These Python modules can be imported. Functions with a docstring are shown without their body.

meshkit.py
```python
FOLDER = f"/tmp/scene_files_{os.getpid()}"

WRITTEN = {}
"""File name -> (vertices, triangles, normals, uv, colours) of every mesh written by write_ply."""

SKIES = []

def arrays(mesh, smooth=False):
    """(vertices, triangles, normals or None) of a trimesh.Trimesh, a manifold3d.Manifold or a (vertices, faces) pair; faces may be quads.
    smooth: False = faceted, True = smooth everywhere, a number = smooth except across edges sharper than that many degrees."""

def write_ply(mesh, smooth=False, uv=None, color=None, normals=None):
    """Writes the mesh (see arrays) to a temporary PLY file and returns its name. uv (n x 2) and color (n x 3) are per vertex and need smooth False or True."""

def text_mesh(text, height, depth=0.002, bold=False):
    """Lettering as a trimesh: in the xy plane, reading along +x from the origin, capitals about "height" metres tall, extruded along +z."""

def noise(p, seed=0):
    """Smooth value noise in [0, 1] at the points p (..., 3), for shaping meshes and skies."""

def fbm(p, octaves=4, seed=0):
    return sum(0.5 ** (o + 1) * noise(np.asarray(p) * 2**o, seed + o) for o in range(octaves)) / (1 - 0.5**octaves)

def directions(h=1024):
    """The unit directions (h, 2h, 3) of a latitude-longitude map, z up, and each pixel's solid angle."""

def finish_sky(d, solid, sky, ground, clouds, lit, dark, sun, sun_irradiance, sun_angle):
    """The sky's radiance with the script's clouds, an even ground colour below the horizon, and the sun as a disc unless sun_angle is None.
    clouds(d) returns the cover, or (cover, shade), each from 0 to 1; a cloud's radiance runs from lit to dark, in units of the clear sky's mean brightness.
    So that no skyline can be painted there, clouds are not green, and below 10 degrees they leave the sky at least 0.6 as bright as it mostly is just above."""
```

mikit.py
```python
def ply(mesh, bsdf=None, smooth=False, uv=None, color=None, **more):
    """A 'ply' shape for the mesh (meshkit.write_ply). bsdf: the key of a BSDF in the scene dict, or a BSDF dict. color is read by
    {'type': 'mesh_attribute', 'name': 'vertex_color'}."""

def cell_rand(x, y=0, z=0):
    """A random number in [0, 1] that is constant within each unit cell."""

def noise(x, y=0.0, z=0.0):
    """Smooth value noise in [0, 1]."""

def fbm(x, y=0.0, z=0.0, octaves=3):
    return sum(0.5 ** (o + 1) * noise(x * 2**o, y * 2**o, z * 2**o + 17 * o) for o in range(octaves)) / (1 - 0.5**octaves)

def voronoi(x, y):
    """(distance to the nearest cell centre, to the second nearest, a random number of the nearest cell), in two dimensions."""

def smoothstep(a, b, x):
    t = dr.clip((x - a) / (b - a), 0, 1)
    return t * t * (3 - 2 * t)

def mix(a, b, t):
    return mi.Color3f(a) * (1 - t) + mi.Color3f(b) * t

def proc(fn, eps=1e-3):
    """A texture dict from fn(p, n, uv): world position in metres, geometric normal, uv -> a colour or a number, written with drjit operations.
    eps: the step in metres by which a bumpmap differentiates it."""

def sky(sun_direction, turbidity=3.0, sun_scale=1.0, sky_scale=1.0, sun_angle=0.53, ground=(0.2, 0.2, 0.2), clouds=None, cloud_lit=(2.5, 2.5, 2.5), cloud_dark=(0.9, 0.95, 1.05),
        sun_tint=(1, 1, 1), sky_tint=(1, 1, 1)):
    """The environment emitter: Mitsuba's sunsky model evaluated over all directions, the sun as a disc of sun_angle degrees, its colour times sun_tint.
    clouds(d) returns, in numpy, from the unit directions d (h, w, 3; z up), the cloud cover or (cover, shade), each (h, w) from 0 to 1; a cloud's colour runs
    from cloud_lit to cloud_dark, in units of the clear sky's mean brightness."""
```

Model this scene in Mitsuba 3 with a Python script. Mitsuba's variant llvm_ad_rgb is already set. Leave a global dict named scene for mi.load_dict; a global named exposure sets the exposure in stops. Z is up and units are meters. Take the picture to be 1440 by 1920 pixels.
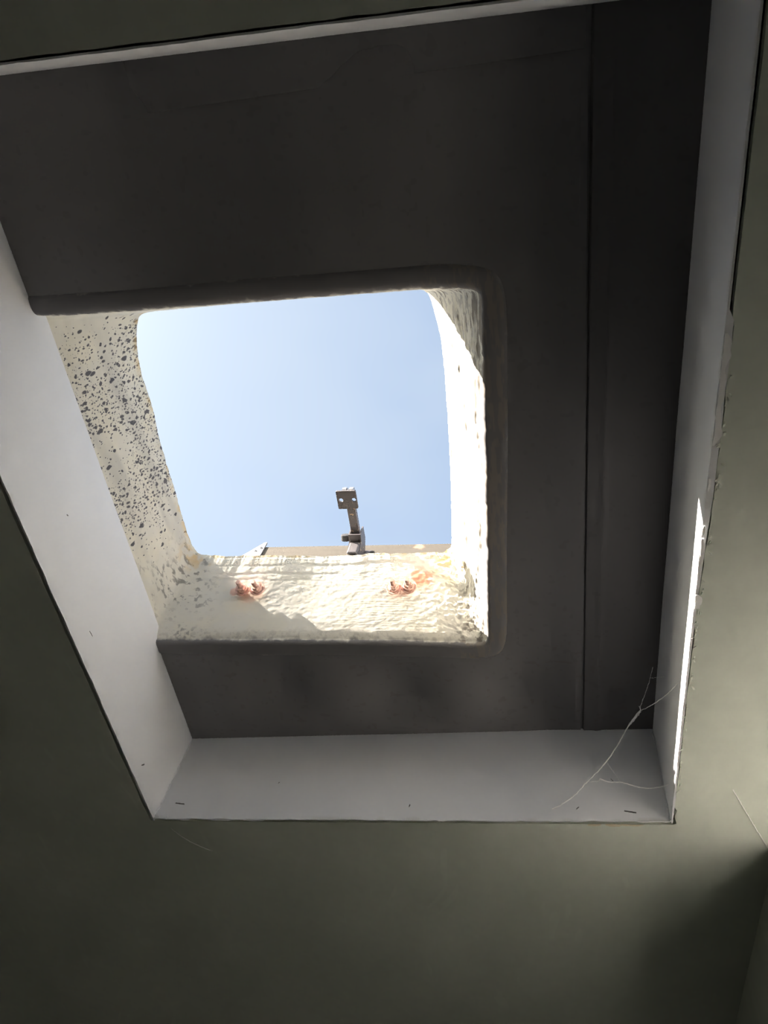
import math, random
import numpy as np, trimesh, drjit as dr, mitsuba as mi
import shapely, shapely.geometry as sg
import mikit, meshkit
from mikit import proc, noise, fbm, voronoi, smoothstep, mix, cell_rand
T = mi.ScalarTransform4f
scene, labels = {}, {}
rng = np.random.default_rng(7)
# ---------------------------------------------------------------- units: the room is laid out around the eye in units of S metres, z = 1 is the ceiling
S, EYE = 0.8, 1.55
def M(v):
    return np.asarray(v, float) * S + np.array([0, 0, EYE])

# ---------------------------------------------------------------- camera, sky, sun, exposure
exposure = 5.0
FWD = np.array([-0.2007, 0.5050, 0.8394]); UP = np.array([0.0274, -0.8536, 0.5201])
scene['camera'] = {'type': 'perspective', 'fov': math.degrees(2 * math.atan(720 / 1375.0)), 'fov_axis': 'x', 'near_clip': 0.02, 'far_clip': 500.0,
                   'to_world': T().look_at(origin=[0, 0, EYE], target=[float(FWD[0]), float(FWD[1]), EYE + float(FWD[2])], up=[float(x) for x in UP])}
SUN = (-1.62, -0.635, 1.0)
def clouds(d):
    q = d * np.array([2.6, 3.6, 4.0])
    n = meshkit.fbm(q + 3.7, 5, 3)
    w = np.clip((n - 0.40) / 0.36, 0, 1)
    return 0.17 + 0.26 * w * w * (3 - 2 * w), 0.0 * n
scene['sky'] = mikit.sky(SUN, turbidity=8.0, sun_scale=1.38, sky_scale=0.352, clouds=clouds, cloud_lit=(0.56, 0.62, 0.66), ground=(0.25, 0.24, 0.22),
                         sun_tint=(0.86, 1.0, 1.27), sky_tint=(0.95, 0.985, 1.0))

# ---------------------------------------------------------------- materials
def rgb(*c): return {'type': 'rgb', 'value': list(c)}
def bump(name, inner, fn, scale, eps=5e-4):
    scene[name] = {'type': 'twosided', 'bsdf': {'type': 'bumpmap', 'arbitrary': proc(fn, eps), 'scale': scale, 'bsdf': inner}}
def princ(col, rough=0.6, **k):
    return {'type': 'principled', 'base_color': col, 'roughness': rough, 'specular': k.pop('specular', 0.3), **k}

def U(p):                                   # world point -> layout units
    return p.x / S, p.y / S, (p.z - EYE) / S
def seg(x, y, a, b, w):                     # 1 near the segment a-b
    ax, ay = a; bx, by = b
    dx, dy = bx - ax, by - ay
    t = dr.clip(((x - ax) * dx + (y - ay) * dy) / (dx * dx + dy * dy), 0, 1)
    d = dr.sqrt(dr.square(x - ax - t * dx) + dr.square(y - ay - t * dy))
    return 1 - smoothstep(0.6 * w, w, d)

def ceil_col(p, n, uv):
    x, y, z = U(p)
    a = fbm(x * 3, y * 3, 1.0, 3)
    b = fbm(x * 60, y * 45, 2.0, 2)
    c = mix((0.54, 0.58, 0.52), (0.60, 0.635, 0.575), smoothstep(0.25, 0.75, a))
    c = c * (0.97 + 0.06 * b)
    sc = smoothstep(0.80, 0.86, fbm(x * 38 + 4 * noise(x * 5, y * 5), y * 9, 4.0, 2))
    return c * (1 + 0.05 * sc)
def ceil_bump(p, n, uv):
    x, y, z = U(p)
    return 0.55 * fbm(x * 14, y * 14, z * 14, 2) + 0.35 * fbm(x * 130, y * 130, z * 130, 2)
bump('ceiling_paint', princ(proc(ceil_col), 0.55), ceil_bump, 0.0016)

NICKS = [((-.868, 1.044), (-.846, 1.041), .0022), ((.166, 1.025), (.186, 1.021), .0022), ((-.29, 1.035), (-.289, 1.04), .0016), ((.07, 1.03), (.074, 1.034), .0014),
         ((.15, 1.10), (.146, 1.105), .001), ((-.62, 1.10), (-.618, 1.103), .001)]
NICKS_L = [((1.29, 1.035), (1.297, 1.043), .002), ((.66, 1.12), (.663, 1.122), .0014), ((.9, 1.05), (.915, 1.052), .0012)]
def board_col(p, n, uv):
    x, y, z = U(p)
    c = mix((0.66, 0.68, 0.72), (0.70, 0.72, 0.76), fbm(x * 5, y * 5, z * 9, 3))
    m = mi.Float(0)
    for a, b, w in NICKS:
        m = dr.maximum(m, dr.select(y > 1.2, seg(x, z, a, b, w), 0))
    for a, b, w in NICKS_L:
        m = dr.maximum(m, dr.select(x < -0.8, seg(y, z, a, b, w), 0))
    edge = smoothstep(0.55, 0.75, noise(x * 40, y * 40, z * 40)) * (1 - smoothstep(1.004, 1.012, z))
    return mix(mix(c, (0.5, 0.5, 0.48), edge * 0.35), (0.10, 0.10, 0.11), m)
def board_bump(p, n, uv):
    x, y, z = U(p)
    return fbm(x * 9, y * 9, z * 22, 3) + 0.18 * fbm(x * 90, y * 90, z * 90, 2)
bump('board_paint', princ(proc(board_col), 0.5), board_bump, 0.0014)
scene['paper_edge'] = {'type': 'twosided', 'bsdf': princ(rgb(0.80, 0.81, 0.82), 0.9)}
scene['gypsum'] = {'type': 'twosided', 'bsdf': princ(rgb(0.60, 0.55, 0.42), 0.9)}

def roof_col(p, n, uv):
    x, y, z = U(p)
    a = fbm(x * 4, y * 3, 3.0, 4)
    s = smoothstep(0.3, 0.75, fbm(x * 7 + 0.6 * noise(x * 3, y * 3), y * 1.4, 8.0, 3))
    c = mix((0.135, 0.135, 0.142), (0.20, 0.198, 0.205), 0.6 * a + 0.4 * s)
    k = smoothstep(0.76, 0.80, fbm(x * 70, y * 70, 5.0, 2))
    rust = smoothstep(0.72, 0.78, fbm(x * 60, y * 75, 9.0, 3)) * smoothstep(1.02, 1.1, y)
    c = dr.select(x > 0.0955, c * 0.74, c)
    return mix(c * (1 - 0.08 * k), (0.12, 0.075, 0.06), rust * 0.2)
def roof_bump(p, n, uv):
    x, y, z = U(p)
    return 0.7 * fbm(x * 12, y * 6, 1.0, 3) + 0.12 * (dr.sin(x * 900) * dr.sin(y * 900)) + 0.2 * fbm(x * 90, y * 90, 3.0, 2)
bump('roof_laminate', princ(proc(roof_col), 0.5), roof_bump, 0.0016)

def spots(a, b, size, thr_lo, dens, seed):
    wob = 0.25 * size * (noise(a / size * 2.1, b / size * 2.1, seed) - 0.5)
    d1, d2, r = voronoi((a + wob) / size + seed * 13.7, (b - wob) / (size * 0.85))
    rad = 0.10 + 0.34 * dr.square(cell_rand(r * 9173.0, seed))
    on = dr.select(cell_rand(r * 7919.0, seed + 5) < dens, 1.0, 0.0)
    return on * (1 - smoothstep(rad - 0.10, rad + 0.02, d1))
def coam_col(p, n, uv):
    x, y, z = U(p)
    a = fbm(x * 7, y * 7, z * 7, 4)
    c = mix((0.66, 0.645, 0.575), (0.78, 0.77, 0.715), a)
    c = mix(c, (0.76, 0.73, 0.61), 0.4 * smoothstep(0.45, 0.7, fbm(x * 18, y * 18, z * 18, 3)))
    left = smoothstep(-0.80, -0.825, x)
    # grey rubbed bands and dark flecks on the left wall
    band = smoothstep(0.5, 0.75, fbm(y * 3.0, z * 26 - y * 2.2, 2.0, 3))
    c = mix(c, (0.46, 0.46, 0.44), left * 0.5 * band)
    dens = smoothstep(0.98, 0.72, y) * smoothstep(0.33, 0.40, y) * (0.25 + 0.75 * smoothstep(0.35, 0.62, fbm(y * 8, z * 12, 6.0, 2)))
    f = dr.maximum(spots(y, z * 1.0, 0.0100, 0, 0.78 * dens, 1.0), spots(y, z * 0.75, 0.0056, 0, 0.85 * dens, 2.0))
    f = dr.maximum(f, spots(y, z * 0.6, 0.0125, 0, 0.40 * dens, 3.0))
    c = mix(c, (0.085, 0.085, 0.105), left * f * 0.93)
    # grime in the lower left corner
    low = smoothstep(-0.74, -0.86, x) * smoothstep(0.86, 0.99, y)
    g = smoothstep(0.52, 0.70, fbm(x * 110, y * 70, z * 130, 3)) * smoothstep(0.3, 0.6, fbm(x * 20, y * 20, z * 20, 2))
    c = mix(c, (0.16, 0.16, 0.15), low * g * 0.75)
    # worn dark patches on the upper right corner and along the right lip
    rt = smoothstep(-0.20, -0.16, x) * smoothstep(0.60, 0.40, y) * smoothstep(1.44, 1.40, z)
    c = mix(c, (0.33, 0.33, 0.34), rt * smoothstep(0.46, 0.66, fbm(x * 120, y * 100, z * 120, 3)) * 0.5)
    e = fbm(x * 70, y * 45, z * 50, 3)
    hgt = z + 0.016 * (e - 0.5)
    grey = mix((0.135, 0.135, 0.142), (0.20, 0.198, 0.205), fbm(x * 4, y * 3, 3.0, 4))
    c = mix(c, (0.30, 0.29, 0.27), 0.25 * smoothstep(1.280, 1.255, hgt) * smoothstep(0.5, 0.62, fbm(x * 170, y * 110, z * 150, 3)))
    c = mix(c, grey, smoothstep(1.255, 1.246, hgt))
    right = smoothstep(-0.20, -0.15, x)
    c = mix(c, (0.22, 0.20, 0.18), right * smoothstep(0.56, 0.68, fbm(x * 110, y * 28, z * 110, 3) + 0.10 * smoothstep(1.32, 1.26, z)) * 0.85)
    # yellow glue at the rim's corners
    yel = smoothstep(0.10, 0.0, dr.sqrt(dr.square(x + 0.20) + dr.square(y - 0.965) + dr.square(z - 1.42)))
    yel = dr.maximum(yel, smoothstep(0.06, 0.0, dr.sqrt(dr.square(x + 0.835) + dr.square(y - 0.965) + dr.square(z - 1.42))))
    yel = dr.maximum(yel, 0.6 * smoothstep(1.43, 1.447, z))
    c = mix(c, (0.62, 0.44, 0.17), yel * smoothstep(0.44, 0.6, fbm(x * 45, y * 45, z * 45, 3)) * 0.9)
    # salmon primer around the fixing bolts
    def blot(cx, cz, r, s):
        d = dr.sqrt(dr.square(x - cx) + dr.square((z - cz) * 1.3)) / r
        return smoothstep(1.0, 0.55, d + 0.8 * (fbm(x * 60 + s, y * 60, z * 60, 3) - 0.5)) * smoothstep(1.0, 1.012, y)
    back = smoothstep(0.955, 0.965, y)
    pk0 = blot(-.266, 1.382, .036, 1.0)
    pk = dr.maximum(pk0 * 0, dr.maximum(blot(-.686, 1.358, .040, 3.0), blot(-.310, 1.360, .036, 5.0)) * 0.45)
    pk = dr.maximum(pk, dr.maximum(blot(-.272, 1.408, .016, 7.0), blot(-.730, 1.357, .014, 2.0)))
    c = mix(c, (0.74, 0.47, 0.36), pk * back * 0.75)
    c = mix(c, (0.66, 0.30, 0.19), pk0 * back * 0.85)
    return c
def coam_bump(p, n, uv):
    x, y, z = U(p)
    weave = noise(x * 60, y * 60, z * 420)
    return 0.45 * fbm(x * 60, y * 60, z * 60, 3) + 0.12 * weave * smoothstep(0.3, 0.6, noise(x * 9, y * 9, z * 9))
bump('coaming_paint', princ(proc(coam_col), 0.8, specular=0.08), coam_bump, 0.0016, 4e-4)

scene['wall_paint'] = {'type': 'twosided', 'bsdf': princ(rgb(0.82, 0.82, 0.80), 0.7)}
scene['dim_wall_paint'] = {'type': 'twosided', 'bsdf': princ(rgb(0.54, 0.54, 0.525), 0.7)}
scene['floor_board'] = {'type': 'twosided', 'bsdf': princ(rgb(0.24, 0.24, 0.23), 0.6)}
def alu_col(p, n, uv):
    x, y, z = U(p)
    c = mix((0.105, 0.096, 0.084), (0.13, 0.119, 0.104), fbm(x * 6, y * 40, z * 120, 2))
    d = dr.sqrt(dr.square(x + 0.288) + dr.square(z - 1.538)) / 0.016
    return mix(c, (0.68, 0.36, 0.24), 0.55 * smoothstep(1.0, 0.4, d + 0.8 * (noise(x * 150, y * 150, z * 150) - 0.5)))
scene['aluminium'] = {'type': 'twosided', 'bsdf': princ(proc(alu_col), 0.6, specular=0.1)}
scene['bright_aluminium'] = {'type': 'twosided', 'bsdf': princ(rgb(0.22, 0.225, 0.235), 0.6, specular=0.1)}
def dark_col(p, n, uv):
    x, y, z = U(p)
    c = mix((0.13, 0.122, 0.132), (0.165, 0.155, 0.164), fbm(x * 30, y * 30, z * 30, 3))
    k = smoothstep(0.73, 0.77, fbm(x * 160, y * 160, z * 160, 2))
    return mix(c, (0.6, 0.45, 0.33), k * 0.8)
scene['bronze_metal'] = {'type': 'twosided', 'bsdf': princ(proc(dark_col), 0.42, metallic=0.3)}
scene['steel'] = {'type': 'twosided', 'bsdf': princ(rgb(0.42, 0.42, 0.44), 0.35, metallic=0.6)}
scene['black_plastic'] = {'type': 'twosided', 'bsdf': princ(rgb(0.06, 0.06, 0.065), 0.4)}
def primer_col(p, n, uv):
    x, y, z = U(p)
    k = smoothstep(0.45, 0.65, fbm(x * 80, y * 80, z * 80, 2))
    return mix((0.74, 0.50, 0.43), (0.46, 0.26, 0.20), k * 0.6)
scene['primer_metal'] = {'type': 'twosided', 'bsdf': princ(proc(primer_col), 0.5)}
scene['silk'] = {'type': 'twosided', 'bsdf': {'type': 'diffuse', 'reflectance': rgb(0.92, 0.92, 0.92)}}

# ---------------------------------------------------------------- mesh helpers
def add(key, mesh, bsdf, smooth=False, label=None, cat=None, kind=None, group=None):
    if isinstance(mesh, (tuple, list)):
        mesh = trimesh.Trimesh(np.asarray(mesh[0], float), np.asarray(mesh[1]), process=False)
    mesh = mesh.copy(); mesh.vertices = M(mesh.vertices)
    scene[key] = mikit.ply(mesh, bsdf, smooth=smooth)
    d = {k: v for k, v in (('label', label), ('category', cat), ('kind', kind), ('group', group)) if v}
    if d: labels[key] = d
def box(x0, x1, y0, y1, z0, z1):
    m = trimesh.creation.box((x1 - x0, y1 - y0, z1 - z0)); m.apply_translation(((x0 + x1) / 2, (y0 + y1) / 2, (z0 + z1) / 2)); return m
def cbox(x0, x1, y0, y1, z0, z1, r):        # box with small rounded edges
    import manifold3d as m3
    pts = []
    s = trimesh.creation.icosphere(1, r).vertices
    for x in (x0 + r, x1 - r):
        for y in (y0 + r, y1 - r):
            for z in (z0 + r, z1 - r):
                pts.append(s + [x, y, z])
    return trimesh.convex.convex_hull(np.vstack(pts))
def cyl(a, b, r, n=20):
    return trimesh.creation.cylinder(r, segment=[a, b], sections=n)
def extr(poly, z0, z1):
    gs = getattr(poly, 'geoms', [poly])
    m = trimesh.util.concatenate([trimesh.creation.extrude_polygon(g, z1 - z0, engine='earcut') for g in gs if g.area > 1e-9])
    m.apply_translation((0, 0, z0)); return m
def n1(t, f, seed=0):                       # smooth one-dimensional noise in [-1, 1]
    t = np.asarray(t, float)
    return 2 * meshkit.fbm(np.stack([t * f, t * 0 + 0.37 * seed, t * 0], -1), 3, seed) - 1
def line(a, b, n): return np.linspace(a, b, n)
def jag(a, b, n, amp, f, seed):             # a ragged line from a to b
    p = line(a, b, n); d = np.subtract(b, a); L = np.hypot(*d); nrm = np.array([-d[1], d[0]]) / L
    t = np.linspace(0, L, n)
    w = np.minimum(1, np.minimum(t, L - t) / 0.02)
    return p + (n1(t, f, seed) * amp * w)[:, None] * nrm

# ---------------------------------------------------------------- the room
ZF = -EYE / S
X0, X1, Y0, Y1 = -2.7, 0.66, -1.7, 3.3
ZT = 1.30
add('floor', box(X0 - .1, X1 + .1, Y0 - .1, Y1 + .1, ZF - .1, ZF), 'floor_board', kind='structure', label='brown floor of the room under the hatch')
add('wall_left', box(X0 - .1, X0, Y0 - .1, Y1 + .1, ZF, ZT), 'dim_wall_paint', kind='structure', label='grey wall left of the hatch opening')
add('wall_right', box(X1, X1 + .1, Y0 - .1, Y1 + .1, ZF, ZT), 'wall_paint', kind='structure', label='pale wall to the right that catches the sun below the hatch')
add('wall_front', box(X0, X1, Y0 - .1, Y0, ZF, ZT), 'dim_wall_paint', kind='structure', label='grey wall behind the viewer')
add('wall_back', box(X0, X1, Y1, Y1 + .1, ZF, ZT), 'dim_wall_paint', kind='structure', label='grey wall at the foot of the picture')

# shaft corners at ceiling height
A, B, C, D = (-.908, -.085), (.250, -.045), (.250, 1.3435), (-.908, 1.437)      # top left, top right, bottom right, bottom left
g = dict(t=.0055, r=.012, b=.0075, l=.0115)
hole = np.vstack([
    jag((A[0] - g['l'], A[1] - g['t']), (B[0] + .0085, B[1] - g['t']), 160, .0016, 30, 1),
    jag((B[0] + .0090, B[1]), (B[0] + .0085, .325), 60, .0006, 25, 2),
    [(B[0] + .0115, .333)],
    np.c_[(lambda q: q[:, 0] - .0062 * np.clip((q[:, 1] - .58) / .22, 0, 1))(jag((B[0] + .0115, .335), (C[0] + .0115, C[1] - .07), 320, .0024, 34, 3)), np.linspace(.335, C[1] - .07, 320)],
    [(C[0] + .004, C[1] - .06), (C[0] + .004, C[1] - .045), (C[0] + .010, C[1] - .035), (C[0] + .007, C[1] - .012), (C[0] + .012, C[1] + .004)],
    jag((C[0] + .006, C[1] + g['b'] + .002), (D[0], D[1] + g['b']), 300, .0016, 45, 4),
    [(D[0] - .006, D[1] + .007)],
    jag((D[0] - g['l'], D[1]), (A[0] - g['l'], A[1]), 320, .0022, 22, 5)])
outer = sg.box(X0, Y0, X1, Y1)
ceil_poly = outer.difference(sg.Polygon(hole).buffer(0))
add('ceiling', extr(ceil_poly, 1.0, 1.012), 'ceiling_paint', kind='structure', label='olive grey ceiling around the opening')
add('ceiling__soffit', cbox(.452, X1 + .05, 1.385, Y1 + .05, .755, 1.004, .004), 'ceiling_paint')

# shaft boards: plan outlines drawn up from the ceiling to the roof
ZR = 1.245
def board(key, inner, t, label, z0=1.0, seed=0):
    a, b = np.array(inner[0], float), np.array(inner[1], float)
    n = 90; d = (b - a); L = np.linalg.norm(d); d /= L; nr = np.array([d[1], -d[0]])      # outward
    t_ = np.linspace(0, L, n)
    wob = n1(t_, 3, seed) * .0012
    zs = np.concatenate([np.linspace(0, .02, 5), np.linspace(.04, ZR + .03 - z0, 9)])
    P = a + d * t_[:, None] + nr * wob[:, None]
    V, F = [], []
    for side, off in ((0, 0.0), (1, t)):
        for k, z in enumerate(zs):
            zz = np.full(n, z0 + z)
            rough = np.abs(n1(t_, 28, seed + 3)) * .0016 * (1 if k < 2 else 0)
            if k == 0: zz = zz + np.maximum(0, n1(t_, 40, seed + 5)) * .0035
            off_ = off(t_) if callable(off) else off + 0 * t_
            V.append(np.c_[P + nr * (off_ + (rough if side == 0 else 0))[:, None], zz])
    V = np.vstack(V); K = len(zs)
    def idx(s, k, i): return (s * K + k) * n + i
    for i in range(n - 1):
        for k in range(K - 1):
            F += [[idx(0, k, i), idx(0, k + 1, i), idx(0, k + 1, i + 1)], [idx(0, k, i), idx(0, k + 1, i + 1), idx(0, k, i + 1)]]
            F += [[idx(1, k, i), idx(1, k + 1, i + 1), idx(1, k + 1, i)], [idx(1, k, i), idx(1, k, i + 1), idx(1, k + 1, i + 1)]]
        F += [[idx(0, 0, i), idx(0, 0, i + 1), idx(1, 0, i + 1)], [idx(0, 0, i), idx(1, 0, i + 1), idx(1, 0, i)]]
        F += [[idx(0, K - 1, i), idx(1, K - 1, i + 1), idx(0, K - 1, i + 1)], [idx(0, K - 1, i), idx(1, K - 1, i), idx(1, K - 1, i + 1)]]
    add(key, (V, F), 'board_paint', smooth=35, kind='structure', label=label)
e = .006
board('trim_1', ((A[0] - e, A[1]), (B[0] + e, B[1])), .003, 'far white board lining the opening, seen nearly edge on', 1.001, 1)
board('trim_2', ((B[0], B[1] - e), (C[0], C[1] + e)), lambda t: np.where(t < .375, .0035, .0105 - .0065 * np.clip((t - .64) / .22, 0, 1)), 'narrow white board lining the right side, sunlit along its lower edge', .9995, 2)
board('trim_3', ((C[0] + e, C[1]), (D[0] - e, D[1])), .003, 'white board lining the near end of the opening', 1.0005, 3)
board('trim_4', ((D[0], D[1] + e), (A[0], A[1] - e)), .004, 'broad white board lining the left side of the opening', .9985, 4)

# torn paper and plaster along the cut edges
def torn(key, a, b, width, seed, mat, z=.9985, th=.0012, n=200, fr=30, thr=-.05):
    a, b = np.array(a), np.array(b); d = b - a; L = np.linalg.norm(d); d = d / L; nr = np.array([d[1], -d[0]])
    t = np.linspace(0, L, n)
    w = np.maximum(0, n1(t, fr, seed) - thr) * width
    lo = -np.abs(n1(t, 50, seed + 1)) * width * .25
    polys, run = [], []
    for i in range(n):
        if w[i] > width * .08: run.append(i)
        if (w[i] <= width * .08 or i == n - 1):
            if len(run) > 3:
                o = [a + d * t[j] + nr * w[j] for j in run]; q = [a + d * t[j] + nr * lo[j] for j in run]
                pg = sg.Polygon(np.vstack([o, q[::-1]])).buffer(0)
                polys += [x for x in getattr(pg, 'geoms', [pg]) if x.area > 1e-7]
            run = []
    add(key, extr(sg.MultiPolygon(polys), z, z + th), mat)
torn('trim_2__torn_edge', (B[0] + .002, .335), (C[0] + .001, .80), .013, 11, 'paper_edge', z=.9975, fr=26, thr=-.35)
torn('trim_4__torn_edge', (D[0] + .001, 1.36), (A[0] + .001, .55), .007, 17, 'paper_edge', z=.997, fr=26, thr=.12)
torn('trim_3__torn_edge', (C[0] - .005, C[1] - .0005), (D[0] + .02, D[1] - .0005), .006, 23, 'paper_edge', z=.9985, fr=30, thr=.12)
torn('ceiling__plaster_edge', (C[0] - .03, C[1] + .012), (C[0] - .16, C[1] + .0225), .011, 29, 'gypsum', z=.9990, fr=40, thr=-.3, n=80)
# flakes of paper hanging along the right edge of the ceiling
fl = []
for k in range(60):
    y = .40 + .92 * rng.random() ** 1.25; x = C[0] + .0125 - .0058 * min(1, max(0, (y - .58) / .22)) + abs(rng.normal(0, .0022)); L_, w_ = rng.uniform(.003, .011), rng.uniform(.0012, .0032); h_ = rng.uniform(.0008, .0026); a_ = rng.normal(0, .5)
    v = np.array([[0, 0, 0], [w_, L_ * .3, 0], [w_ * .7, L_ * .75, 0], [-w_ * .1, L_, 0], [-w_ * .5, L_ * .6, -h_], [-w_ * .35, L_ * .25, -h_ * .7]])
    v[:, :2] += rng.normal(0, w_ * .2, (6, 2)); v[:, :2] = v[:, :2] @ np.array([[math.cos(a_), math.sin(a_)], [-math.sin(a_), math.cos(a_)]])
    fl.append(trimesh.Trimesh(v + [x, y, 1.0], [[0, 1, 5], [1, 4, 5], [1, 2, 4], [2, 3, 4], [0, 5, 3], [5, 4, 3], [0, 3, 1], [1, 3, 2]], process=False))
add('ceiling__paper_flakes', trimesh.util.concatenate(fl), 'ceiling_paint', kind='stuff')

# ---------------------------------------------------------------- roof laminate and the hatch coaming moulded into it
NS = 300
def loop(top, right, bottom, left, sig):    # closed loop of 4*NS points, corners softened
    sides = []
    for s in (top, right, bottom, left):
        s = np.array(s, float); l = np.r_[0, np.cumsum(np.linalg.norm(np.diff(s, axis=0), axis=1))]
        u = np.linspace(0, l[-1], NS, endpoint=False)
        sides.append(np.c_[np.interp(u, l, s[:, 0]), np.interp(u, l, s[:, 1])])
    p = np.vstack(sides)
    from scipy.ndimage import gaussian_filter1d
    return gaussian_filter1d(p, sig, axis=0, mode='wrap')
LT = [(-.938, .297), (-.87, .307), (-.656, .311), (-.35, .315), (-.168, .317), (-.076, .323)]
LR = [(-.076, .323), (-.079, .345), (-.092, .681), (-.106, .98), (-.110, 1.098)]
LB = [(-.110, 1.098), (-.30, 1.092), (-.4924, 1.092), (-.75, 1.094), (-.938, 1.095)]
LL = [(-.938, 1.095), (-.938, .70), (-.938, .297)]
UT = [(-.800, .353), (-.5, .353), (-.187, .356)]
UR = [(-.187, .356), (-.172, .45), (-.171, .506), (-.1723, .6), (-.176, .711), (-.180, .804), (-.187, .902), (-.191, .969)]
UB = [(-.191, .969), (-.277, .972), (-.38, .970), (-.515, .977), (-.623, .970), (-.721, .971), (-.832, .966)]
UL = [(-.832, .966), (-.843, .93), (-.8427, .869), (-.8403, .778), (-.840, .651), (-.831, .56), (-.833, .471), (-.821, .412), (-.800, .353)]
ZK = 1.445 / 1.42
UR, UB, UL = ([(x * ZK, y * ZK) for x, y in P_] for P_ in (UR, UB, UL))
UT = [UL[-1], (-.5, .358), UR[0]]
lowl = loop(LT, LR, LB, LL, 6); upl = loop(UT, UR, UB, UL, 8)
N = len(lowl)
def normals2(p):
    t = np.roll(p, -1, 0) - np.roll(p, 1, 0); t /= np.linalg.norm(t, axis=1, keepdims=True)
    return np.c_[t[:, 1], -t[:, 0]]         # outward for this winding
from scipy.ndimage import gaussian_filter1d as gf
nl = gf(normals2(lowl), 20, axis=0, mode='wrap'); nl /= np.linalg.norm(nl, axis=1, keepdims=True)
nu = gf(normals2(upl), 20, axis=0, mode='wrap'); nu /= np.linalg.norm(nu, axis=1, keepdims=True)
if ((lowl + nl * .01 - lowl.mean(0)) ** 2).sum() < ((lowl - lowl.mean(0)) ** 2).sum(): nl, nu = -nl, -nu
def rings(rows, flip=False):
    V = np.vstack(rows); R_ = len(rows); i = np.arange(N); j = (i + 1) % N; F = []
    for k in range(R_ - 1):
        a, b, c, d = k * N + i, k * N + j, (k + 1) * N + j, (k + 1) * N + i
        F.append(np.c_[a, b, c]); F.append(np.c_[a, c, d])
    F = np.vstack(F)
    return V, (F[:, ::-1] if flip else F)
def sidew(s):                               # soft mask of a side: 0 top, 1 right, 2 bottom, 3 left
    m = np.zeros(N); m[s * NS:(s + 1) * NS] = 1
    return gf(m, 14, mode='wrap')
wT, wR, wB, wL = (sidew(s) for s in range(4))
rows = []
z_l, z_u = 1.2405, 1.445
FL = .042
for o, z in ((FL + .004, 1.2462), (FL, 1.2440), (FL - .004, 1.2412), (.03, z_l), (.0275, z_l), (.0255, z_l)):
    rows.append(np.c_[lowl + nl * o, np.full(N, z)])
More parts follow.
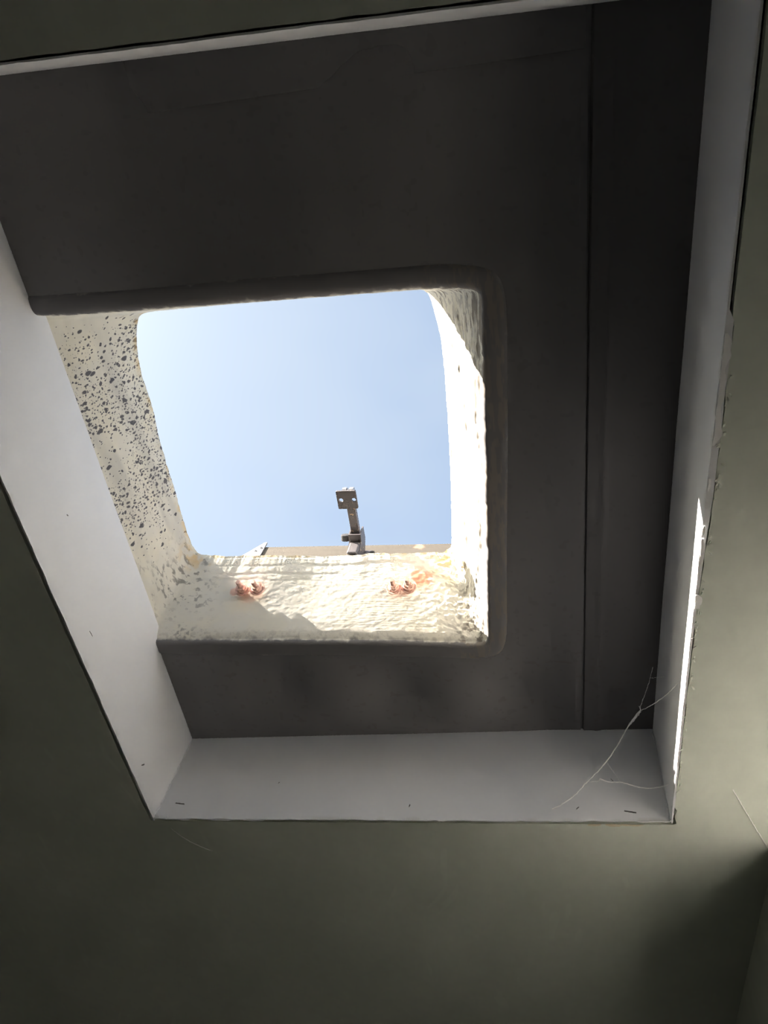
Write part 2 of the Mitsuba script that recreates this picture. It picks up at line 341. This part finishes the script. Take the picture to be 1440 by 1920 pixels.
for a in np.linspace(0, 80, 8):             # rounded lip
    r = (.011 + .013 * wT)[:, None]; th = math.radians(a)
    rows.append(np.c_[lowl + nl * (r - r * math.sin(th)), z_l + r * (1 - math.cos(th))])
n_lip = len(rows)
NV = 120
arc = np.arange(N) / NS
for k in range(NV + 1):
    s = k / NV
    fd = .085 + .03 * n1(arc, 5, 31) + .02 * n1(arc, 22, 32)
    sm = np.clip(s / fd, 0, 1); sm = 1 - (1 - sm) ** 2
    fold = (s + .055 * wB * sm * (1 - s))[:, None]
    xy = lowl * (1 - fold) + upl * fold
    z = z_l + .011 + .013 * wT + (z_u - z_l - .011 - .013 * wT) * s
    rows.append(np.c_[xy, z])
wall = np.array(rows[n_lip:])
nrm = -(nl + nu) / 2; nrm /= np.linalg.norm(nrm, axis=1, keepdims=True)         # into the hatch
q = wall
f_big = meshkit.fbm(q * 9.0, 3, 1) - .5
f_mid = meshkit.fbm(q * np.array([26, 26, 40]), 4, 2) - .5
f_fin = meshkit.fbm(q * np.array([110, 110, 150]), 2, 3) - .5
st = np.arange(NV + 1)[:, None] / NV
amp = 1 + .9 * wR + .2 * wB - .6 * wL
disp = .0055 * (1 - .55 * wL - .8 * wB) * f_big + .0026 * f_mid * amp * (1 - .88 * wB) + .0016 * f_fin * amp * (1 - .55 * wB)
# flaking layers: ragged ledges along the near wall under the rim
for k, (lv, dp, fr, sd) in enumerate(((.885, .0020, 7, 41), (.775, .0019, 6, 43), (.70, .0008, 9, 47), (.95, .0012, 9, 53))):
    edge = lv + .035 * n1(arc, fr, sd) + .014 * n1(arc, fr * 6, sd + 1)
    on = np.clip(.5 + 1.6 * n1(arc, 5, sd + 2), 0, 1) * (wB * 1.0 + wR * .45)
    disp += dp * on * np.clip((st - edge) / .012, 0, 1)
    disp -= .55 * dp * on * np.exp(-((st - edge + .012) / .008) ** 2)
# soft bulge low on the near wall, streaky scabs on the right wall
bul = np.exp(-((st - .22 - .05 * n1(arc, 6, 61)) / .09) ** 2) * (.0006 + .0010 * n1(arc, 9, 62))
disp += bul * wB
scab = np.clip(meshkit.fbm(np.stack([q[..., 1] * 14, q[..., 2] * 60, q[..., 0] * 60], -1), 3, 71) - .52, 0, 1)
disp += wR * scab * .022
cor = np.exp(-((np.arange(N) - 2 * NS) / 30.0) ** 2)
disp += cor * .006 * np.clip(meshkit.fbm(q * 110, 3, 73) - .38, 0, 1) * 3
wl = np.clip(meshkit.fbm(np.stack([q[..., 1] * 5, q[..., 2] * 34 + q[..., 1] * 6, q[..., 0] * 2], -1), 3, 75) - .5, 0, 1)
disp += wL * wl * .005
fade = np.clip(st / .08, 0, 1) * np.where(st > .965, .45, 1)
disp = disp * fade * .8 * (1 - .7 * np.exp(-((arc - 2.93) / .10) ** 2))
# no relief where it could show past the far lip
disp *= (1 - .75 * wT)
wall = wall.copy()
wall[..., :2] += nrm * disp[..., None]
rag = (.006 * n1(arc, 26, 81) + .0035 * n1(arc, 90, 82)) * (1 - .35 * wB - .6 * wL)                              # ragged rim
wall[..., 2] += (st ** 6) * rag * (1 - .6 * wT)
lipn = (.0014 * n1(arc, 20, 83) + .0014 * n1(arc, 70, 84)) * (.4 + 1.8 * wR + .6 * wB)
for k in range(6, n_lip):
    rows[k][:, :2] += nrm * (lipn * (k - 5) / (n_lip - 5))[:, None] * .8
    rows[k][:, 2] += .0015 * n1(arc, 55, 85) * (k - 5) / (n_lip - 5)
wall[0:12, :, :2] += nrm * (lipn * .8)[None, :, None] * (1 - np.arange(12) / 12)[:, None, None]
rows = rows[:n_lip] + [w for w in wall]
top = wall[-1]
for o, dz in ((.003, .001), (.008, .0), (.011, -.004), (.016, -.012)):
    rr = top.copy(); rr[:, :2] += -nrm * o; rr[:, 2] += dz; rows.append(rr)
base = top.copy(); base[:, :2] = lowl + nl * .05; base[:, 2] = 1.268; rows.append(base)

def outer_rect(x0, x1, y0, y1): return loop([(x0, y0), (x1, y0)], [(x1, y0), (x1, y1)], [(x1, y1), (x0, y1)], [(x0, y1), (x0, y0)], 2)
XS = .0925                                   # seam between the two laminate sheets
rect1 = outer_rect(-1.02, XS, -.16, 1.52)
def undul(xy):
    x, y = xy[:, 0], xy[:, 1]
    near = np.clip((y - 1.11) / .12, 0, 1)
    far = np.clip((.30 - y) / .12, 0, 1)
    near = near * np.clip((1.37 - y) / .09, 0, 1); far = far * np.clip((y + .07) / .12, 0, 1); side = np.clip((x + .90) / .12, 0, 1)
    w = side * .018 * near * (.3 - np.sin((x + .54) * 21 + .5 * np.sin(y * 7))) + side * .009 * far * np.sin((x + .55) * 15 + .8 * np.sin(y * 9))
    w += .0030 * np.clip((1.40 - y) / .08, 0, 1) * (meshkit.fbm(np.c_[x * 7, y * 3.5, x * 0], 3, 91) - .5) + .0008 * (meshkit.fbm(np.c_[x * 40, y * 40, x * 0], 2, 92) - .5)
    return w
rr = []
inner = lowl + nl * (FL - .006)
for s in np.linspace(0, 1, 90):
    xy = inner * (1 - s) + rect1 * s
    rr.append(np.c_[xy, ZR + undul(xy) * np.clip(s * 10, 0, 1) * np.clip((1 - s) * 12, 0, 1)])
up1 = rect1.copy(); rr.append(np.c_[up1, np.full(N, ZR + .0035)])
far_rect = outer_rect(X0 - .1, X1 + .1, Y0 - .1, Y1 + .1)
rr.append(np.c_[far_rect, np.full(N, ZR + .0035)])
rr.append(np.c_[far_rect, np.full(N, 1.30)])
rr.append(np.c_[lowl + nl * .05, np.full(N, 1.27)])
add('roof', rings(rr, True), 'roof_laminate', smooth=40, kind='structure', label='dark underside of the moulded laminate roof above the opening')
add('roof__coaming', rings(rows, True), 'coaming_paint', smooth=50, label='rough cream painted coaming walls of the open hatch')
# second sheet, right of the seam, a hair lower
gx = np.concatenate([[XS + .0042], np.linspace(XS + .0068, .262, 40)]); gy = np.linspace(-.16, 1.40, 120)
GX, GY = np.meshgrid(gx, gy)
gz = ZR - .0022 + .0022 * (meshkit.fbm(np.stack([GX * 9, GY * 3, GX * 0], -1), 3, 95) - .5) - .0022 * np.exp(-((GX - .128) / .007) ** 2)
gz[:, 0] = ZR + .003
V = np.stack([GX, GY, gz], -1).reshape(-1, 3); nx = len(gx); F = []
for j in range(len(gy) - 1):
    a = j * nx + np.arange(nx - 1); F.append(np.c_[a, a + nx, a + 1]); F.append(np.c_[a + 1, a + nx, a + nx + 1])
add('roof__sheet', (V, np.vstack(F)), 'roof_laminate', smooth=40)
add('roof__laminate_strip', cbox(-.60, .088, -.13, .000, ZR - .0022, ZR + .004, .0008), 'roof_laminate', smooth=30)

# ---------------------------------------------------------------- fixing bolts through the near coaming wall
wn = np.array([0, -1.0, -.4316]); wn /= np.linalg.norm(wn)          # out of the wall, into the hatch
wx = np.array([1.0, 0, 0]); wz = np.cross(wn, wx)
def place_local(m, c, tilt=(0, 0), spin=0.0):
    m = m.copy()
    ax = wn + tilt[0] * wx + tilt[1] * wz; ax /= np.linalg.norm(ax)
    ux = wx - ax * (wx @ ax); ux /= np.linalg.norm(ux); uy = np.cross(ax, ux)
    cs, sn = math.cos(spin), math.sin(spin)
    R_ = np.stack([ux * cs + uy * sn, -ux * sn + uy * cs, ax], 1)
    m.vertices = m.vertices @ R_.T + c; return m
def lathe(prof, n=28): return trimesh.creation.revolve(np.array(prof), sections=n)
washer = lathe([(0, 0), (.0182, 0), (.0188, .0018), (.0180, .0036), (.0150, .0034), (.0140, .0022), (.0, .0022)])
boss = lathe([(0, 0), (.0128, 0), (.0128, .0055), (.0118, .0065), (0, .0065)])
hexp = sg.Polygon([(.0106 * math.cos(a), .0106 * math.sin(a)) for a in np.arange(6) * math.pi / 3])
nut = trimesh.creation.extrude_polygon(hexp, .0095, engine='earcut')
def thread():
    pr = [(0, 0)]
    for k in range(12):
        pr += [(.0061, k * .0016), (.0054, k * .0016 + .0008)]
    return lathe(pr + [(.0050, .0200), (.0, .0200)], 18)
shaft = thread()
BOLTS = [((-.7053, 1.0268, 1.3552), (.02, .05), .3, 'salmon primed bolt with washer, leftmost of the four on the hatch wall'),
         ((-.6668, 1.0263, 1.3563), (-.04, .02), .9, 'salmon primed bolt, right one of the left pair'),
         ((-.3274, 1.0261, 1.3568), (.03, .06), .1, 'salmon primed bolt, left one of the right pair beside the paint smear'),
         ((-.2920, 1.0251, 1.3591), (-.02, .03), .6, 'salmon primed bolt under the salmon smear, rightmost of the four')]
for i, (c, tilt, spin, lab) in enumerate(BOLTS):
    k = 'bolt' if i == 0 else f'bolt_{i:03d}'
    c = np.array(c) + wn * .0045
    labels[k] = {'label': lab, 'category': 'bolt', 'group': 'bolts through the hatch wall'}
    add(k + '__washer', place_local(washer, c - wn * .003), 'primer_metal', smooth=40)
    add(k + '__spacer', place_local(boss, c - wn * .001, tilt), 'primer_metal', smooth=40)
    add(k + '__nut', place_local(nut, c + wn * .005, tilt, spin), 'primer_metal')
    add(k + '__shaft', place_local(shaft, c + wn * .013, tilt), 'primer_metal', smooth=40)

# ---------------------------------------------------------------- hinge rail outside, beyond the near rim
def rot_z(m, a, c):
    m = m.copy(); m.apply_transform(trimesh.transformations.rotation_matrix(a, [0, 0, 1], c)); return m
labels['hinge_rail'] = {'label': 'tan grey aluminium hinge rail outside above the near rim of the hatch', 'category': 'rail'}
rail = cbox(-.7075, -.12, 1.030, 1.045, 1.43, 1.5475, .0012)
add('hinge_rail__web', rail, 'aluminium')
add('hinge_rail__flange', cbox(-.7075, -.12, 1.012, 1.031, 1.43, 1.470, .0012), 'bright_aluminium', label='bright lower flange')
tri = trimesh.creation.extrude_polygon(sg.Polygon([(-.81, 1.43), (-.7085, 1.43), (-.7065, 1.5640), (-.7125, 1.5640)]).buffer(.0008), .004, engine='earcut')
tv = tri.vertices.copy(); tri.vertices = np.c_[tv[:, 0], 1.026 + tv[:, 2], tv[:, 1]]; tri.invert()
add('hinge_rail__end_plate', tri, 'bright_aluminium', label='pale triangular end plate')
for i, (x, z) in enumerate(((-.7270, 1.5245), (-.7155, 1.5380))):
    k = 'hinge_rail__end_plate__rivet' + ('' if i == 0 else f'_{i:03d}')
    r = lathe([(0, .0022), (.0018, .0018), (.0030, .0006), (.0032, -.001), (0, -.001)], 14)
    rv = r.vertices.copy(); r.vertices = np.c_[x + rv[:, 0], 1.0255 - rv[:, 2], z + rv[:, 1]]
    add(k, r, 'steel', smooth=40)

# ---------------------------------------------------------------- stay arm reaching in over the hatch, its lid gone
labels['stay_arm'] = {'label': 'dark bronze metal stay arm ending in a square plate with two holes', 'category': 'arm'}
zp = 1.515
pl = sg.box(-.4755, .8490, -.4255, .8995).buffer(-.003).buffer(.003)
pl = pl.difference(sg.Point(-.4655, .8745).buffer(.0055)).difference(sg.Point(-.4330, .8745).buffer(.0055))
add('stay_arm__plate', extr(pl, zp, zp + .005), 'bronze_metal', label='square end plate with two round holes')
add('stay_arm__bar', cbox(-.4560, -.4345, .893, .985, zp + .004, zp + .019, .0015), 'bronze_metal')
add('stay_arm__knuckle', trimesh.util.concatenate([cyl((-.4625, .862, zp + .020), (-.4525, .862, zp + .020), .011, 24), cyl((-.4445, .862, zp + .020), (-.4345, .862, zp + .020), .011, 24), cbox(-.4525, -.4445, .855, .900, zp + .004, zp + .026, .002)]), 'steel', smooth=40, label='pale grey pivot knuckle on the plate')
# channel bracket: floor and two cheeks, open toward the viewer
prof = sg.Polygon([(.966, zp + .023), (1.000, zp + .023), (1.030, zp - .002), (1.030, zp - .070), (.998, zp - .070), (.985, zp - .020), (.966, zp - .016)])
def cheek(x0, x1):
    m = trimesh.creation.extrude_polygon(prof, x1 - x0, engine='earcut'); v = m.vertices.copy()
    m.vertices = np.c_[x0 + v[:, 2], v[:, 0], v[:, 1]]; return m
add('stay_arm__bracket', trimesh.util.concatenate([cheek(-.4585, -.4550), cheek(-.4300, -.4265), box(-.4555, -.4295, .966, 1.03, zp - .016, zp - .0125)]), 'bronze_metal', label='folded channel bracket')
add('stay_arm__hinge_block', cbox(-.4560, -.4290, .984, 1.030, zp - .068, zp - .020, .004), 'bronze_metal')
kn = lathe([(0, 0), (.0100, 0), (.0116, .0012), (.0120, .0030), (.0116, .0050), (.0116, .0110), (.0120, .0125), (.0116, .0150), (.0100, .0160), (0, .0160)], 30)
kn.apply_transform(trimesh.geometry.align_vectors([0, 0, 1], [.05, -.955, .29])); kn.apply_translation((-.4715, .992, zp - .002))
add('stay_arm__knob', kn, 'black_plastic', smooth=40, label='dark grey round knob')
add('stay_arm__pin', cyl((-.468, .990, zp + .002), (-.456, .990, zp + .002), .004, 14), 'steel', smooth=40)
add('stay_arm__mount_plate', cbox(-.4265, -.4080, 1.026, 1.0305, zp - .066, zp + .004, .001), 'bronze_metal')
hx = trimesh.creation.extrude_polygon(sg.Polygon([(.0065 * math.cos(a), .0065 * math.sin(a)) for a in np.arange(6) * math.pi / 3]), .010, engine='earcut')
hv = hx.vertices.copy(); hx.vertices = np.c_[-.4085 + hv[:, 2], 1.020 + hv[:, 0], zp - .020 + hv[:, 1]]
add('stay_arm__hex_bolt', hx, 'black_plastic')

# ---------------------------------------------------------------- cobwebs
def strand(pts, r, sag=0.0, n=24, seed=0, fuzz=0.0):
    pts = np.array(pts, float)
    l = np.r_[0, np.cumsum(np.linalg.norm(np.diff(pts, axis=0), axis=1))]; u = np.linspace(0, l[-1], n)
    from scipy.interpolate import PchipInterpolator
    p = np.stack([PchipInterpolator(l, pts[:, k])(u) for k in range(3)], 1)
    p[:, 2] -= sag * np.sin(np.pi * u / l[-1])
    rg = np.random.default_rng(seed)
    if fuzz: p[1:-1] += rg.normal(0, fuzz, (n - 2, 3))
    rad = r * (1 + .35 * rg.random(n))
    t = np.gradient(p, axis=0); t /= np.linalg.norm(t, axis=1, keepdims=True)
    a = np.cross(t, [.3, .2, .9]); a /= np.linalg.norm(a, axis=1, keepdims=True); b = np.cross(t, a)
    ang = np.arange(4) * np.pi / 2
    v = (p[:, None] + rad[:, None, None] * (np.cos(ang)[None, :, None] * a[:, None] + np.sin(ang)[None, :, None] * b[:, None])).reshape(-1, 3)
    F = []
    for i in range(n - 1):
        for j in range(4):
            q0, q1, q2, q3 = i * 4 + j, i * 4 + (j + 1) % 4, (i + 1) * 4 + (j + 1) % 4, (i + 1) * 4 + j
            F += [[q0, q1, q2], [q0, q2, q3]]
    F += [[0, 2, 1], [0, 3, 2], [4 * n - 4, 4 * n - 3, 4 * n - 2], [4 * n - 4, 4 * n - 2, 4 * n - 1]]
    return v, F
labels['cobweb'] = {'label': 'white cobweb strands strung across the near right corner of the shaft', 'category': 'cobweb'}
RS = .00072
main_ = [(.0194, 1.3625, 1.0293), (.0587, 1.3495, 1.0481), (.0951, 1.3251, 1.0741), (.1351, 1.2966, 1.1038), (.1678, 1.2615, 1.1362), (.1937, 1.2300, 1.1644), (.2098, 1.2183, 1.1765)]
def web(i, pts, r=1.0, sag=0, n=40, fuzz=.0003):
    add('cobweb__strand' + ('' if i == 0 else f'_{i:03d}'), strand(pts, RS * r, sag, n, 100 + i, fuzz), 'silk')
web(0, main_, 1.25, 0, 70, .0004)
web(1, [(.2078, 1.2143, 1.1787), (.2261, 1.1797, 1.2071), (.2406, 1.1553, 1.2420)], .7, 0, 30)
web(2, [(.2098, 1.2183, 1.1765), (.2255, 1.1518, 1.1307), (.2397, 1.0811, 1.0871), (.2505, 1.0158, 1.0517)], .9, 0, 30)
web(3, [(.0951, 1.3251, 1.0741), (.1057, 1.3204, 1.0708), (.1164, 1.3177, 1.0706), (.1197, 1.3131, 1.0725)], .8, 0, 14)
web(4, [(.1197, 1.3131, 1.0725), (.1416, 1.3146, 1.0655), (.1593, 1.3086, 1.063), (.1867, 1.3086, 1.0539), (.2167, 1.3038, 1.0466), (.2366, 1.2962, 1.0456), (.2505, 1.2882, 1.0463)], 1.3, 0, 50, .0004)
web(5, [(.1351, 1.2966, 1.1038), (.1593, 1.3086, 1.063)], .5, 0, 20)
web(6, [(.2335, 1.165, 1.2191), (.2428, 1.1316, 1.1862), (.2505, 1.1081, 1.1648)], .6, 0, 12)
web(7, [(.1830, 1.2440, 1.1540), (.1985, 1.2330, 1.1690), (.2098, 1.2150, 1.1800), (.2065, 1.2130, 1.1830)], 1.5, 0, 20, .0009)
web(8, [(.1900, 1.2350, 1.1600), (.2020, 1.2270, 1.1690), (.2098, 1.2183, 1.1765)], 1.3, 0, 20, .0011)
labels['cobweb_001'] = {'label': 'single taut cobweb thread on the ceiling at the right edge of the picture', 'category': 'cobweb'}
add('cobweb_001__strand', strand([(.355, 1.238, .9995), (.385, 1.300, .9965), (.450, 1.43, .9985)], .0006, 0, 40, 131, .0003), 'silk')
labels['cobweb_002'] = {'label': 'faint loose thread on the ceiling by the near left corner of the opening', 'category': 'cobweb'}
add('cobweb_002__strand', strand([(-.872, 1.468, .9995), (-.838, 1.510, .9980), (-.787, 1.546, .9995)], .0005, 0, 30, 132, .0003), 'silk')

# filler pressed into the two near corners of the shaft
def filler(key, x, y, seed, sx, sy):
    pts = [(x + sx * .0005, y + sy * .0005, z) for z in np.linspace(1.0, 1.23, 90)]
    v, F = strand(pts, .0019, 0, 90, seed, .0011)
    v = v + .0012 * (meshkit.fbm(v * 160, 2, seed)[:, None] - .5)
    add(key, (v, F), 'board_paint', smooth=60)
filler('trim_4__filler', D[0] + .0005, D[1] - .0010, 201, 1, -1)
filler('trim_2__filler', C[0] - .0005, C[1] - .0010, 202, -1, -1)
crumbs = []
for k in range(26):
    t = rng.random(); q = np.array([D[0] + .004 + .03 * t * t, D[1] - .001 - .002 * rng.random(), 1.0 + .012 * rng.random()])
    m = trimesh.creation.icosphere(1, rng.uniform(.0008, .0026)); m.vertices = m.vertices * rng.uniform(.5, 1.4, 3) + q; crumbs.append(m)
add('trim_3__plaster_crumbs', trimesh.util.concatenate(crumbs), 'board_paint', kind='stuff')
